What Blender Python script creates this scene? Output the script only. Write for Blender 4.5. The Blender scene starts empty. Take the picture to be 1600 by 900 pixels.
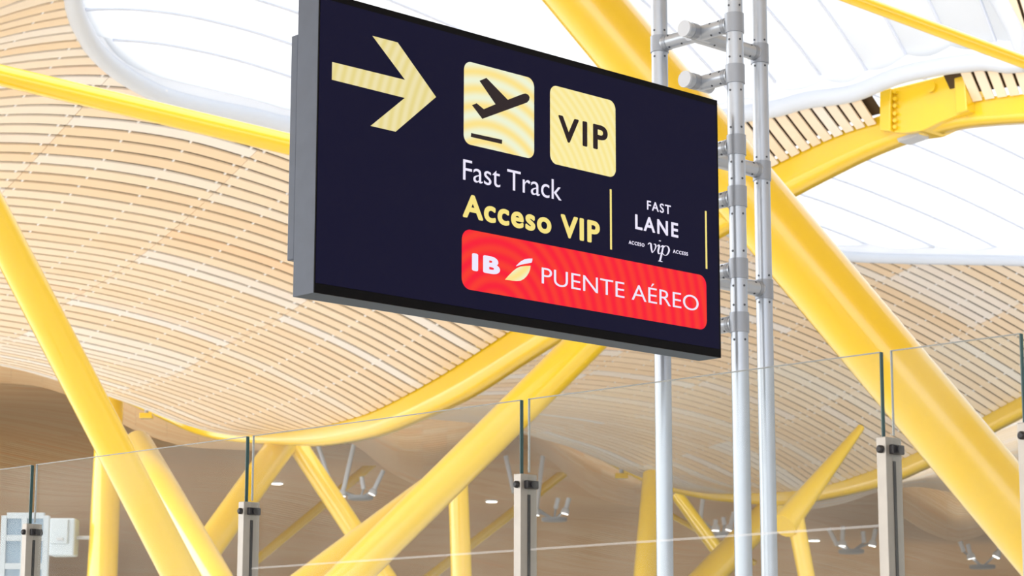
import bpy, bmesh, math, random
import numpy as np
from mathutils import Vector, Matrix
random.seed(7)
C = bpy.context.scene.collection

# ------------------------------------------------------------------ camera, sky, exposure
FPX = 3545.2
PITCH, ROLL = 0.183908617, 0.00180
EYE = np.array([0.0, 0.0, 1.6])
cam_d = bpy.data.cameras.new('camera')
cam = bpy.data.objects.new('camera', cam_d)
C.objects.link(cam)
cam_d.sensor_width = 36.0
cam_d.lens = FPX * 36.0 / 1600.0
cam_d.clip_end = 600
fwd = np.array([0, math.cos(PITCH), math.sin(PITCH)])
_r0 = np.array([1.0, 0, 0]); _u0 = np.cross(_r0, fwd)
AXR = _r0 * math.cos(ROLL) + _u0 * math.sin(ROLL)
AXU = -_r0 * math.sin(ROLL) + _u0 * math.cos(ROLL)
cam.matrix_world = Matrix(((AXR[0], AXU[0], -fwd[0], EYE[0]), (AXR[1], AXU[1], -fwd[1], EYE[1]),
                           (AXR[2], AXU[2], -fwd[2], EYE[2]), (0, 0, 0, 1)))
cam_d.dof.use_dof = True
cam_d.dof.focus_distance = 7.0
cam_d.dof.aperture_fstop = 13.0
bpy.context.scene.camera = cam

W_STRENGTH = 4.6
world = bpy.data.worlds.new('sky'); bpy.context.scene.world = world
world.use_nodes = True
wb = world.node_tree.nodes['Background']
wb.inputs[1].default_value = W_STRENGTH
# bright hazy sky, brightest towards the left and behind the viewer where the sun stands behind thin cloud
_nt = world.node_tree
_tc = _nt.nodes.new('ShaderNodeTexCoord'); _dp = _nt.nodes.new('ShaderNodeVectorMath'); _dp.operation = 'DOT_PRODUCT'
_dp.inputs[1].default_value = Vector((-.80, -.25, .55)).normalized()
_cr = _nt.nodes.new('ShaderNodeMapRange'); _cr.inputs['From Min'].default_value = -1; _cr.inputs['From Max'].default_value = 1
_rp = _nt.nodes.new('ShaderNodeValToRGB')
_rp.color_ramp.elements[0].position = .15; _rp.color_ramp.elements[0].color = (.13, .14, .15, 1)
_rp.color_ramp.elements[1].position = .95; _rp.color_ramp.elements[1].color = (1.0, 1.0, 1.0, 1)
_e = _rp.color_ramp.elements.new(.55); _e.color = (.46, .48, .52, 1)
_nt.links.new(_tc.outputs['Generated'], _dp.inputs[0]); _nt.links.new(_dp.outputs['Value'], _cr.inputs['Value'])
_nt.links.new(_cr.outputs[0], _rp.inputs[0]); _nt.links.new(_rp.outputs[0], wb.inputs[0])

# unseen fill lights added to brighten the far hall from below
def fill_light(loc, sx, sy, power, col):
    l = bpy.data.lights.new('fill_light', 'AREA'); l.shape = 'RECTANGLE'; l.size = sx; l.size_y = sy; l.energy = power; l.color = col
    o = bpy.data.objects.new('fill_light', l); C.objects.link(o); o.location = loc; o.rotation_euler = (math.pi, 0, 0); return o
FILL_POWER = 1500
fill_light((-12, 86, .6), 44, 20, FILL_POWER, (1, .88, .70))
fill_light((14, 120, .6), 74, 40, FILL_POWER * 2.6, (1, .88, .70))

vs = bpy.context.scene.view_settings
vs.view_transform = 'Standard'; vs.look = 'None'; vs.gamma = 1.0; vs.exposure = 0.0
vs.use_curve_mapping = False

# ------------------------------------------------------------------ helpers: photograph pixel -> place
def ray(px, py):
    return AXR * (px - 800) / FPX - AXU * (py - 450) / FPX + fwd
def at(px, py, Y):
    d = ray(px, py); return EYE + d * (Y / d[1])
def hit(px, py, P0, n):
    d = ray(px, py); return EYE + d * (np.dot(P0 - EYE, n) / np.dot(d, n))
def proj(P):
    q = np.asarray(P) - EYE
    return 800 + FPX * q.dot(AXR) / q.dot(fwd), 450 - FPX * q.dot(AXU) / q.dot(fwd)
def size_at(px_len, Y):
    return px_len * Y / FPX
Z3 = np.array([0, 0, 1.0])

# ------------------------------------------------------------------ helpers: objects
def tag(o, label, cat, group=None):
    o['label'] = label; o['category'] = cat
    if group: o['group'] = group
    return o
def structure(o):
    o['kind'] = 'structure'; return o
def empty(name, loc, label, cat, group=None):
    o = bpy.data.objects.new(name, None); C.objects.link(o)
    o.location = [float(v) for v in loc]; o.empty_display_size = 0.1
    o.matrix_world = Matrix.Translation(o.location)
    return tag(o, label, cat, group)

class MB:
    def __init__(self): self.v = []; self.f = []; self.m = []; self.smooth = []
    def add(self, vs_, fs, mi=0, smooth=False):
        b = len(self.v); self.v += [tuple(float(c) for c in p) for p in vs_]
        for f in fs:
            self.f.append([i + b for i in f]); self.m.append(mi); self.smooth.append(smooth)
    def box(self, c, ax, ay, az, mi=0):
        """centre + three half-extent vectors"""
        c = np.asarray(c, float); ax, ay, az = [np.asarray(a, float) for a in (ax, ay, az)]
        P = [c + sx * ax + sy * ay + sz * az for sx in (-1, 1) for sy in (-1, 1) for sz in (-1, 1)]
        self.add(P, [(0, 1, 3, 2), (4, 6, 7, 5), (0, 4, 5, 1), (2, 3, 7, 6), (0, 2, 6, 4), (1, 5, 7, 3)], mi)
    def tube(self, pts, rad, n=20, mi=0, cap=True, closed=False):
        pts = [np.asarray(p, float) for p in pts]; N = len(pts)
        if not hasattr(rad, '__len__'): rad = [rad] * N
        rings = []; up = None
        for i, p in enumerate(pts):
            a = pts[(i - 1) % N] if (i > 0 or closed) else p
            b = pts[(i + 1) % N] if (i < N - 1 or closed) else p
            d = b - a; d = d / (np.linalg.norm(d) + 1e-12)
            if up is None:
                up = np.array([0, 0, 1.0]) if abs(d[2]) < .9 else np.array([1.0, 0, 0])
            x = np.cross(d, up); x /= np.linalg.norm(x); y = np.cross(x, d); up = y
            rings.append([p + rad[i] * (math.cos(2 * math.pi * k / n) * x + math.sin(2 * math.pi * k / n) * y) for k in range(n)])
        V = [q for r in rings for q in r]; F = []
        for i in range(N if closed else N - 1):
            j = (i + 1) % N
            for k in range(n):
                F.append((i * n + k, j * n + k, j * n + (k + 1) % n, i * n + (k + 1) % n))
        self.add(V, F, mi, True)
        if cap and not closed:
            self.add(rings[0], [tuple(range(n))], mi); self.add(rings[-1], [tuple(reversed(range(n)))], mi)
    def prism(self, poly, nrm, depth, mi=0):
        """planar outline (3-D points) extruded along nrm*depth"""
        P = [np.asarray(p, float) for p in poly]; n = len(P); d = np.asarray(nrm, float) * depth
        self.add(P + [p + d for p in P], [tuple(range(n)), tuple(reversed(range(n, 2 * n)))] +
                 [(i, n + i, n + (i + 1) % n, (i + 1) % n) for i in range(n)], mi)
    def grid(self, G, mi=0, smooth=True, keep=None):
        r, c = len(G), len(G[0])
        F = [(i * c + j, i * c + j + 1, (i + 1) * c + j + 1, (i + 1) * c + j) for i in range(r - 1) for j in range(c - 1)
             if keep is None or keep(i, j)]
        self.add([p for row in G for p in row], F, mi, smooth)
    def build(self, name, mats, parent=None, bevel=0, fixn=True):
        me = bpy.data.meshes.new(name)
        loc = np.zeros(3)
        if parent is not None: loc = np.array(parent.matrix_world.translation)
        used = sorted({i for f in self.f for i in f}); new = {o_: n_ for n_, o_ in enumerate(used)}
        me.from_pydata([tuple(np.asarray(self.v[i]) - loc) for i in used], [], [[new[i] for i in f] for f in self.f])
        if not isinstance(mats, (list, tuple)): mats = [mats]
        for m in mats: me.materials.append(m)
        me.polygons.foreach_set('material_index', self.m)
        me.polygons.foreach_set('use_smooth', self.smooth)
        if fixn:
            bm = bmesh.new(); bm.from_mesh(me)
            bmesh.ops.recalc_face_normals(bm, faces=bm.faces); bm.to_mesh(me); bm.free()
        me.update()
        o = bpy.data.objects.new(name, me); C.objects.link(o)
        if parent is not None:
            o.parent = parent; o.matrix_world = Matrix.Translation(Vector([float(v) for v in loc]))
        if bevel:
            b = o.modifiers.new('bevel', 'BEVEL'); b.width = bevel; b.segments = 2; b.limit_method = 'ANGLE'
        return o

# ------------------------------------------------------------------ materials
def mat(name, col, rough=.5, metal=0.0, coat=0.0, spec=.5):
    m = bpy.data.materials.new(name); m.use_nodes = True
    b = m.node_tree.nodes['Principled BSDF']
    b.inputs['Base Color'].default_value = (*col, 1); b.inputs['Roughness'].default_value = rough
    b.inputs['Metallic'].default_value = metal; b.inputs['Coat Weight'].default_value = coat; b.inputs['Coat Roughness'].default_value = .12
    b.inputs['Specular IOR Level'].default_value = spec
    return m
def noisy(m, scale, amt, detail=3):
    """slight procedural unevenness of the paint"""
    nt = m.node_tree; b = nt.nodes['Principled BSDF']; c = b.inputs['Base Color'].default_value[:]
    tc = nt.nodes.new('ShaderNodeTexCoord'); n = nt.nodes.new('ShaderNodeTexNoise'); r = nt.nodes.new('ShaderNodeValToRGB')
    n.inputs['Scale'].default_value = scale; n.inputs['Detail'].default_value = detail
    r.color_ramp.elements[0].position = .35; r.color_ramp.elements[1].position = .65
    r.color_ramp.elements[0].color = (c[0] * (1 - amt), c[1] * (1 - amt), c[2] * (1 - amt), 1); r.color_ramp.elements[1].color = c
    nt.links.new(tc.outputs['Object'], n.inputs['Vector']); nt.links.new(n.outputs['Fac'], r.inputs[0]); nt.links.new(r.outputs[0], b.inputs['Base Color'])
    return m
def slat_mat(name, cols, rough=.45):
    m = bpy.data.materials.new(name); m.use_nodes = True; nt = m.node_tree
    b = nt.nodes['Principled BSDF']; g = nt.nodes.new('ShaderNodeNewGeometry'); r = nt.nodes.new('ShaderNodeValToRGB')
    r.color_ramp.interpolation = 'LINEAR'
    el = r.color_ramp.elements
    el[0].position = cols[0][0]; el[0].color = (*cols[0][1], 1); el[1].position = cols[-1][0]; el[1].color = (*cols[-1][1], 1)
    for p, c in cols[1:-1]:
        e = el.new(p); e.color = (*c, 1)
    nt.links.new(g.outputs['Random Per Island'], r.inputs[0]); nt.links.new(r.outputs[0], b.inputs['Base Color'])
    b.inputs['Roughness'].default_value = rough
    return m
def glow(name, col, strength=1.0):
    m = bpy.data.materials.new(name); m.use_nodes = True
    b = m.node_tree.nodes['Principled BSDF']
    b.inputs['Base Color'].default_value = (.006, .006, .006, 1); b.inputs['Roughness'].default_value = .6
    b.inputs['Specular IOR Level'].default_value = .04
    b.inputs['Emission Color'].default_value = (*col, 1); b.inputs['Emission Strength'].default_value = strength
    return m

M = {}
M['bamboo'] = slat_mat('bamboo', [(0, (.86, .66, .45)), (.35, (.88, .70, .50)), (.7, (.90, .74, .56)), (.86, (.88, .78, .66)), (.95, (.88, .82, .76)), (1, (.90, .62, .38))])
M['bamboo_far'] = slat_mat('bamboo_far', [(0, (.80, .50, .24)), (.5, (.84, .56, .29)), (.9, (.86, .62, .36)), (1, (.84, .48, .21))])  # same bamboo; the golden shade of the far bays is put into the colour
M['backing'] = mat('backing', (.085, .055, .03), .9, spec=.1)
M['clip'] = mat('clip', (.85, .84, .84), .4)
M['yellow'] = noisy(mat('yellow', (.84, .54, .006), .28, coat=1.0), .6, .04)
M['steel_white'] = mat('steel_white', (.86, .88, .92), .35)
M['cap'] = mat('cap', (.58, .62, .68), .35)
M['frame_white'] = mat('frame_white', (.46, .52, .57), .45)
M['pole'] = noisy(mat('pole', (.44, .485, .55), .30, metal=.5), 9, .05)
M['collar'] = mat('collar', (.30, .33, .38), .38, metal=.3)
M['screw'] = mat('screw', (.06, .07, .09), .4)
M['rim'] = mat('rim', (.62, .66, .73), .4)
M['seam'] = mat('seam', (.66, .70, .80), .7)
M['floor'] = noisy(mat('floor', (.72, .70, .66), .35), .4, .08)
M['floor_dark'] = noisy(mat('floor_dark', (.16, .14, .12), .5), .4, .1)
M['wall'] = noisy(mat('wall', (.42, .36, .28), .8), .3, .1)
M['white'] = mat('white', (.88, .90, .93), .4)
M['blue_glass'] = mat('blue_glass', (.20, .30, .40), .15)
M['grey'] = mat('grey', (.45, .46, .48), .5)
M['post'] = noisy(mat('post', (.38, .355, .32), .38, metal=.55), 30, .06)
M['black'] = mat('black', (.012, .012, .016), .45)
M['edge_dark'] = mat('edge_dark', (.02, .07, .07), .2)
M['edge_light'] = mat('edge_light', (.34, .37, .38), .25)
M['bezel'] = mat('bezel', (.004, .004, .005), .6, spec=.08)
M['housing'] = noisy(mat('housing', (.050, .068, .108), .45), 14, .12)
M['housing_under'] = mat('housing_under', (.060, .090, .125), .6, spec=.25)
# fabric of the skylights: passes the sky's light
def fabric():
    m = bpy.data.materials.new('fabric'); m.use_nodes = True; nt = m.node_tree; nt.nodes.clear()
    o = nt.nodes.new('ShaderNodeOutputMaterial'); t = nt.nodes.new('ShaderNodeBsdfTranslucent'); d = nt.nodes.new('ShaderNodeBsdfDiffuse'); x = nt.nodes.new('ShaderNodeMixShader')
    t.inputs[0].default_value = (.60, .615, .63, 1); d.inputs[0].default_value = (.62, .635, .65, 1); x.inputs[0].default_value = .4
    nt.links.new(t.outputs[0], x.inputs[1]); nt.links.new(d.outputs[0], x.inputs[2]); nt.links.new(x.outputs[0], o.inputs[0])
    return m
M['fabric'] = fabric()
def pane_mat():
    m = bpy.data.materials.new('pane'); m.use_nodes = True; nt = m.node_tree; nt.nodes.clear()
    o = nt.nodes.new('ShaderNodeOutputMaterial'); t = nt.nodes.new('ShaderNodeBsdfTransparent'); g = nt.nodes.new('ShaderNodeBsdfGlossy')
    d = nt.nodes.new('ShaderNodeBsdfDiffuse'); f = nt.nodes.new('ShaderNodeFresnel'); x = nt.nodes.new('ShaderNodeMixShader'); y = nt.nodes.new('ShaderNodeMixShader')
    tc = nt.nodes.new('ShaderNodeTexCoord'); n = nt.nodes.new('ShaderNodeTexNoise'); mr = nt.nodes.new('ShaderNodeMapRange')
    t.inputs[0].default_value = (.955, .968, .962, 1); g.inputs['Roughness'].default_value = .02; ge = nt.nodes.new('ShaderNodeNewGeometry'); io = nt.nodes.new('ShaderNodeMapRange'); io.inputs['To Min'].default_value = 1.12; io.inputs['To Max'].default_value = 1 / 1.12; nt.links.new(ge.outputs['Backfacing'], io.inputs['Value']); nt.links.new(io.outputs[0], f.inputs['IOR'])
    d.inputs[0].default_value = (.8, .8, .78, 1)
    n.inputs['Scale'].default_value = 3; n.inputs['Detail'].default_value = 5
    mr.inputs['From Min'].default_value = .4; mr.inputs['From Max'].default_value = .7; mr.inputs['To Min'].default_value = .01; mr.inputs['To Max'].default_value = .05
    nt.links.new(tc.outputs['Object'], n.inputs['Vector']); nt.links.new(n.outputs['Fac'], mr.inputs['Value'])
    nt.links.new(f.outputs[0], x.inputs[0]); nt.links.new(t.outputs[0], x.inputs[1]); nt.links.new(g.outputs[0], x.inputs[2])
    nt.links.new(mr.outputs[0], y.inputs[0]); nt.links.new(x.outputs[0], y.inputs[1]); nt.links.new(d.outputs[0], y.inputs[2]); nt.links.new(y.outputs[0], o.inputs[0])
    return m
M['pane'] = pane_mat()
# what the LED screen shows
M['screen'] = glow('screen', (.0045, .0042, .024))
M['led_white'] = glow('led_white', (.86, .82, .98))
M['led_gold'] = glow('led_gold', (.93, .77, .24))
M['led_dark'] = glow('led_dark', (.030, .020, .022))
def led_moire(name, c0, c1, scale, cu, cv):
    """moire painted into the colour of a lit area, in fine concentric bands"""
    m = glow(name, c0); nt = m.node_tree; b = nt.nodes['Principled BSDF']
    tc = nt.nodes.new('ShaderNodeTexCoord'); mp = nt.nodes.new('ShaderNodeMapping'); w = nt.nodes.new('ShaderNodeTexWave'); r = nt.nodes.new('ShaderNodeValToRGB')
    w.wave_type = 'RINGS'; w.rings_direction = 'SPHERICAL'; w.inputs['Scale'].default_value = scale; w.inputs['Distortion'].default_value = 0
    mp.inputs['Location'].default_value = (-cu[0], -cu[1], -cu[2])
    r.color_ramp.elements[0].color = (*c0, 1); r.color_ramp.elements[1].color = (*c1, 1)
    nt.links.new(tc.outputs['Object'], mp.inputs[0]); nt.links.new(mp.outputs[0], w.inputs[0]); nt.links.new(w.outputs['Fac'], r.inputs[0]); nt.links.new(r.outputs[0], b.inputs['Emission Color'])
    return m
def reflection_mat():  # pale see-through tint painted as a line reflected in the glass
    m = bpy.data.materials.new('joint'); m.use_nodes = True; nt = m.node_tree; b = nt.nodes['Principled BSDF']  # 'joint' here is the painted reflected line
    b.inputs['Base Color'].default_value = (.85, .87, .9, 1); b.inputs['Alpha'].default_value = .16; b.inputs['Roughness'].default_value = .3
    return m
M['joint'] = reflection_mat()
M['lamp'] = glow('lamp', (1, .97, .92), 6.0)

# ------------------------------------------------------------------ the roof: shells of bamboo slats as height fields
GA = 0.7806
G = np.array([-math.sin(GA), math.cos(GA), 0])       # horizontal axis receding to the left
ES = -G                                              # along the arch beams, towards the near right
ET = np.array([math.cos(GA), math.sin(GA), 0])       # along the slats, receding to the right
PITCH_S = .236
BASE_A = at(470, 680, 45.0); BASE_A[2] = 0
BAY = 18.0
BASE_B = BASE_A + ET * BAY

def pchip(x, y, xq):
    x = np.asarray(x, float); y = np.asarray(y, float); xq = np.asarray(xq, float)
    h = np.diff(x); d = np.diff(y) / h; m = np.zeros_like(x)
    for i in range(1, len(x) - 1):
        if d[i - 1] * d[i] > 0:
            w1 = 2 * h[i] + h[i - 1]; w2 = h[i] + 2 * h[i - 1]; m[i] = (w1 + w2) / (w1 / d[i - 1] + w2 / d[i])
    m[0], m[-1] = d[0], d[-1]
    i = np.clip(np.searchsorted(x, xq) - 1, 0, len(x) - 2)
    t = (xq - x[i]) / h[i]; tc = np.clip(t, 0, 1)
    r = (2 * tc**3 - 3 * tc**2 + 1) * y[i] + (tc**3 - 2 * tc**2 + tc) * h[i] * m[i] + (-2 * tc**3 + 3 * tc**2) * y[i + 1] + (tc**3 - tc**2) * h[i] * m[i + 1]
    r = np.where(t < 0, y[0] + .5 * m[0] * np.maximum(xq - x[0], -3), r); r = np.where(t > 1, y[-1] + .5 * m[-1] * np.minimum(xq - x[-1], 3), r)
    return r

class Shell:
    """z over (s along the beam, t along the slats); keys are slats: the first pixel of each is its end on the beam"""
    def __init__(self, base, keys, t0, smooth=2):
        self.base = base; ks = []
        for pts in keys:
            Pe = hit(*pts[0], base, ET); s = (Pe - base) @ ES
            tz = []
            for px, py in pts:
                P = hit(px, py, Pe, ES); tz.append(((P - Pe) @ ET, P[2]))
            tz.sort(); ks.append((s, [a for a, _ in tz], [b for _, b in tz]))
        ks.sort(key=lambda k: k[0]); self.ks = ks
        self.s0, self.s1 = ks[0][0], ks[-1][0]
        self.sg = np.arange(self.s0, self.s1 + .3, .3); self.tg = np.arange(t0, .31, .3)
        Zk = np.array([pchip(k[1], k[2], self.tg) for k in ks])
        S = np.array([k[0] for k in ks])
        Zg = np.array([pchip(S, Zk[:, j], self.sg) for j in range(len(self.tg))]).T
        for _ in range(smooth):
            Zp = np.pad(Zg, 1, mode='reflect', reflect_type='odd'); Zg = (Zp[:-2, 1:-1] + Zp[2:, 1:-1] + Zp[1:-1, :-2] + Zp[1:-1, 2:] + 4 * Zp[1:-1, 1:-1]) / 8
        self.Z = Zg
        self.tmin = lambda s: np.interp(s, S, [k[1][0] for k in ks])
    def z(self, s, t):
        s = np.asarray(s, float); t = np.asarray(t, float)
        i = np.clip((s - self.sg[0]) / .3, 0, len(self.sg) - 1.001); j = np.clip((t - self.tg[0]) / .3, 0, len(self.tg) - 1.001)
        a = i.astype(int); b = j.astype(int); u = i - a; v = j - b
        return (self.Z[a, b] * (1 - u) * (1 - v) + self.Z[a + 1, b] * u * (1 - v) + self.Z[a, b + 1] * (1 - u) * v + self.Z[a + 1, b + 1] * u * v)
    def P(self, s, t, dz=0):
        s = np.asarray(s, float); t = np.asarray(t, float)
        p = self.base + np.multiply.outer(s, ES) + np.multiply.outer(t, ET)
        p = np.array(p); p[..., 2] = self.z(s, t) + dz
        return p
    def find(self, px, py, near=8, far=110):
        """where a sight line first meets the shell (s, t)"""
        d = ray(px, py); prev = None
        for Y in np.arange(near, far, .1):
            P = EYE + d * (Y / d[1]); q = P - self.base; s, t = q @ ES, q @ ET
            if not (self.sg[0] <= s <= self.sg[-1] and self.tg[0] <= t <= self.tg[-1]): prev = None; continue
            g = P[2] - float(self.z(s, t))
            if prev is not None and prev * g <= 0: return s, t
            prev = g
        return None

def inside(poly, s, t):
    n = len(poly); c = False; j = n - 1
    for i in range(n):
        (a, b), (e, f) = poly[i], poly[j]
        if (b > t) != (f > t) and s < (e - a) * (t - b) / (f - b + 1e-12) + a: c = not c
        j = i
    return c

def slat_field(P_of, s_vals, trange, pitch, cover=.75, thick=.03, seg=.45, hole=None, clips=True, clip_step=1.15, back=.16, mats=None, name='ceiling', joint=3, back_end=None):
    mb = MB(); bk = MB()
    w = pitch * cover / 2
    for s in s_vals:
        ta, tb = trange(s)
        if tb - ta < .5: continue
        # pieces of slat, each from joint to joint
        L = clip_step * joint; off = 0
        cuts = [ta] + [x for x in np.arange(math.floor(ta / L) * L, tb, L) if ta + .2 < x < tb - .2] + [tb]
        for a, b in zip(cuts[:-1], cuts[1:]):
            n = max(2, int(math.ceil((b - a) / seg)) + 1)
            tt = np.linspace(a, b - .012, n)
            runs = [[]]
            px_ = None; was = False
            for x in tt:
                now = hole is not None and inside(hole, s, x)
                if px_ is not None and now != was:
                    lo, hi = px_, x
                    for _ in range(10):
                        mid = (lo + hi) / 2
                        if inside(hole, s, mid) == was: lo = mid
                        else: hi = mid
                    if now: runs[-1].append(lo); runs.append([])
                    else: runs[-1].append(hi)
                if not now: runs[-1].append(x)
                px_, was = x, now
            for run in runs:
                if len(run) < 2: continue
                x = np.array(run); k = len(x)
                A = P_of(np.full(k, s - w), x); B = P_of(np.full(k, s + w), x)
                up = np.array([0, 0, thick])
                V = np.concatenate([A, B, A + up, B + up])
                F = []
                for i in range(k - 1):
                    F += [(i, i + 1, k + i + 1, k + i), (i, 2 * k + i, 2 * k + i + 1, i + 1), (k + i, k + i + 1, 3 * k + i + 1, 3 * k + i), (2 * k + i, 3 * k + i, 3 * k + i + 1, 2 * k + i + 1)]
                F += [(0, k, 3 * k, 2 * k), (k - 1, 3 * k - 1, 4 * k - 1, 2 * k - 1)]
                mb.add(V, F, 0)
        if clips:
            for q in np.arange(math.floor(ta / clip_step) * clip_step, tb, clip_step):
                idx = int(round(q / clip_step))
                for e in ((-.13, .13) if idx % joint == 0 else (0,)):
                    x = q + e
                    if not ta < x < tb - .25: continue
                    if hole is not None and inside(hole, s, x): continue
                    x = np.array([x - .018, x + .018])
                    sa, sb = s + w - .005, s + pitch - w + .005
                    A = P_of(np.full(2, sa), x, .006); B = P_of(np.full(2, sb), x, .006); up = np.array([0, 0, .02])
                    V = np.concatenate([A, B, A + up, B + up])
                    mb.add(V, [(0, 1, 3, 2), (4, 6, 7, 5), (0, 4, 5, 1), (2, 3, 7, 6), (0, 2, 6, 4), (1, 5, 7, 3)], 1)
    # the dark lining above the slats
    rows = []
    sv = np.asarray(s_vals)[::(1 if hole is not None else 3)]; nt_ = 160 if hole is not None else 60
    G_, ok = [], []
    for s in sv:
        ta, tb = trange(s)
        if back_end is not None: tb = back_end(s)
        tt = np.linspace(ta, tb, nt_)
        G_.append(list(P_of(np.full(nt_, s), tt, back))); ok.append([not (hole is not None and inside(hole, s, x)) for x in tt])
    bk.grid(G_, 0, True, keep=lambda i, j: ok[i][j] and ok[i + 1][j] and ok[i][j + 1] and ok[i + 1][j + 1])
    o = structure(mb.build(name, mats, fixn=False))
    b = structure(bk.build(name, [M['backing']], fixn=False))
    return o, b

# --- shell A: the big wave behind the sign
A_TOP = [(-60, 520), (0, 545), (100, 575), (200, 620), (250, 646), (300, 666), (340, 678), (390, 681), (480, 672), (569, 652), (637, 621), (708, 577), (800, 520),
         (900, 453), (1000, 387), (1110, 322), (1222, 259), (1285, 230), (1351, 205), (1400, 188), (1450, 177), (1500, 171), (1600, 163), (1700, 158), (1800, 155)]
A_LOW = [(-60, 535), (0, 560), (100, 588), (200, 632), (250, 655), (300, 677), (340, 687), (390, 692), (480, 695), (567, 682), (637, 656), (708, 624), (800, 566),
         (900, 502), (1000, 433), (1110, 365), (1222, 303), (1285, 270), (1351, 238), (1400, 219), (1450, 204), (1500, 194), (1600, 187), (1700, 182), (1800, 178)]
def on(poly, x):
    return (x, float(pchip([p[0] for p in poly], [p[1] for p in poly], [x])[0]))
sil = [(350, 677), (300, 663), (240, 638), (180, 617), (120, 599), (60, 580), (0, 567), (-80, 553)]
A_KEYS = [
    [on(A_TOP, 230)] + [(x, y - 8) for x, y in sil[3:]],
    [on(A_TOP, 300)] + [(x, y - 3) for x, y in sil[2:]],
    [on(A_TOP, 390)] + sil,
    [on(A_TOP, 490), (440, 650), (400, 631), (350, 613), (300, 597), (240, 578), (180, 563), (120, 549), (60, 536), (0, 525), (-80, 513)],
    [on(A_TOP, 560), (540, 642), (480, 610), (440, 590), (400, 571), (350, 551), (300, 533), (240, 514), (180, 499), (120, 486), (60, 475), (0, 466), (-80, 457)],
    [on(A_TOP, 665), (600, 567), (540, 535), (500, 517), (450, 496), (400, 478), (350, 461), (300, 446), (240, 429), (150, 410), (61, 398), (0, 391), (-80, 385)],
    [on(A_TOP, 772), (680, 485), (600, 443), (540, 415), (450, 378), (380, 355), (300, 334), (240, 321), (140, 304), (56, 294), (0, 290), (-80, 288)],
    [on(A_TOP, 878), (820, 430), (740, 384), (650, 336), (540, 284), (450, 248), (380, 224), (306, 203), (216, 188), (140, 181), (50, 176), (0, 178), (-80, 184)],
    [on(A_TOP, 960), (900, 372), (800, 308), (700, 252), (560, 185), (450, 142), (356, 114), (270, 96), (200, 89), (151, 87.5), (80, 92), (31, 97), (0, 101), (-80, 115)],
    [on(A_TOP, 1075), (960, 262), (850, 196), (700, 124), (560, 66), (450, 24), (356, -4), (270, -20), (200, -24), (113, -13), (57, 0), (0, 20), (-80, 52)],
    [on(A_TOP, 1222), (1203, 234), (1180, 205), (1140, 156), (1080, 90), (1000, 12), (900, -66), (780, -140), (600, -210), (450, -240)],
    [on(A_TOP, 1351), (1335, 181), (1310, 145), (1280, 103), (1230, 40), (1150, -45), (1050, -130), (900, -240)],
    [on(A_TOP, 1540), (1528, 135), (1510, 90), (1480, 20), (1430, -80), (1350, -200)],
    [on(A_TOP, 1660), (1645, 105), (1622, 20), (1590, -80), (1530, -220)],
]
SA = Shell(BASE_A, A_KEYS, -26)
RIM_A = [(112, -14), (116, 16), (128, 46), (150, 80), (190, 114), (250, 147), (320, 170), (400, 187), (455, 194), (560, 206), (680, 220), (800, 225), (950, 215), (1100, 192), (1200, 172), (1260, 160), (1330, 143), (1400, 122), (1470, 104), (1530, 91), (1600, 76), (1680, 50),
         (1640, -40), (1500, -75), (1350, -100), (1150, -120), (900, -140), (700, -150), (500, -140), (350, -120), (200, -85), (130, -50)]
def smooth_loop(P, n=4):
    P = [np.array(p, float) for p in P]; N = len(P); Q = []
    for i in range(N):
        p0, p1, p2, p3 = P[i - 1], P[i], P[(i + 1) % N], P[(i + 2) % N]
        for k in range(n):
            u = k / n
            Q.append(tuple(.5 * (2 * p1 + (p2 - p0) * u + (2 * p0 - 5 * p1 + 4 * p2 - p3) * u * u + (3 * p1 - p0 - 3 * p2 + p3) * u**3)))
    return Q
rimA = smooth_loop([p for p in (SA.find(*q) for q in RIM_A) if p is not None])
def gap_s(x): return (hit(*on(A_TOP, x), BASE_A, ET) - BASE_A) @ ES
NODE_S = (gap_s(1368), gap_s(1512))
trA = lambda s: (float(SA.tmin(s)) - .8, -.03 if not NODE_S[0] < s < NODE_S[1] else -1.0)
slat_field(SA.P, np.arange(SA.s0, SA.s1 + .01, .22), trA, .22, hole=rimA, mats=[M['bamboo'], M['clip']], seg=.2, back_end=lambda s: -1.2 if gap_s(1394) < s < gap_s(1488) else -.03)

# --- shell B: the next bay beyond the first arch beam
B_TOP = [(760, 600), (840, 660), (900, 692), (976, 732), (1010, 747), (1060, 763), (1120, 772), (1180, 774), (1214, 773), (1258, 767), (1296, 757), (1328, 748), (1370, 735), (1432, 709), (1500, 675),
         (1540, 652), (1567, 638), (1593, 623), (1700, 562), (1800, 507), (1960, 425), (2200, 330), (2400, 290)]
B_LOW = [(760, 604), (840, 665), (900, 698), (976, 740), (1010, 756), (1060, 772), (1120, 783), (1180, 788), (1214, 789), (1258, 784), (1296, 777), (1328, 770), (1370, 759), (1432, 733), (1500, 698),
         (1540, 675), (1567, 661), (1593, 647), (1700, 590), (1800, 537), (1960, 457), (2200, 365), (2400, 325)]
silB = [(1060, 762), (1000, 738), (960, 720), (930, 706), (900, 696), (860, 684), (840, 677), (790, 664), (745, 659), (705, 655), (655, 650), (560, 648)]
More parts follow.
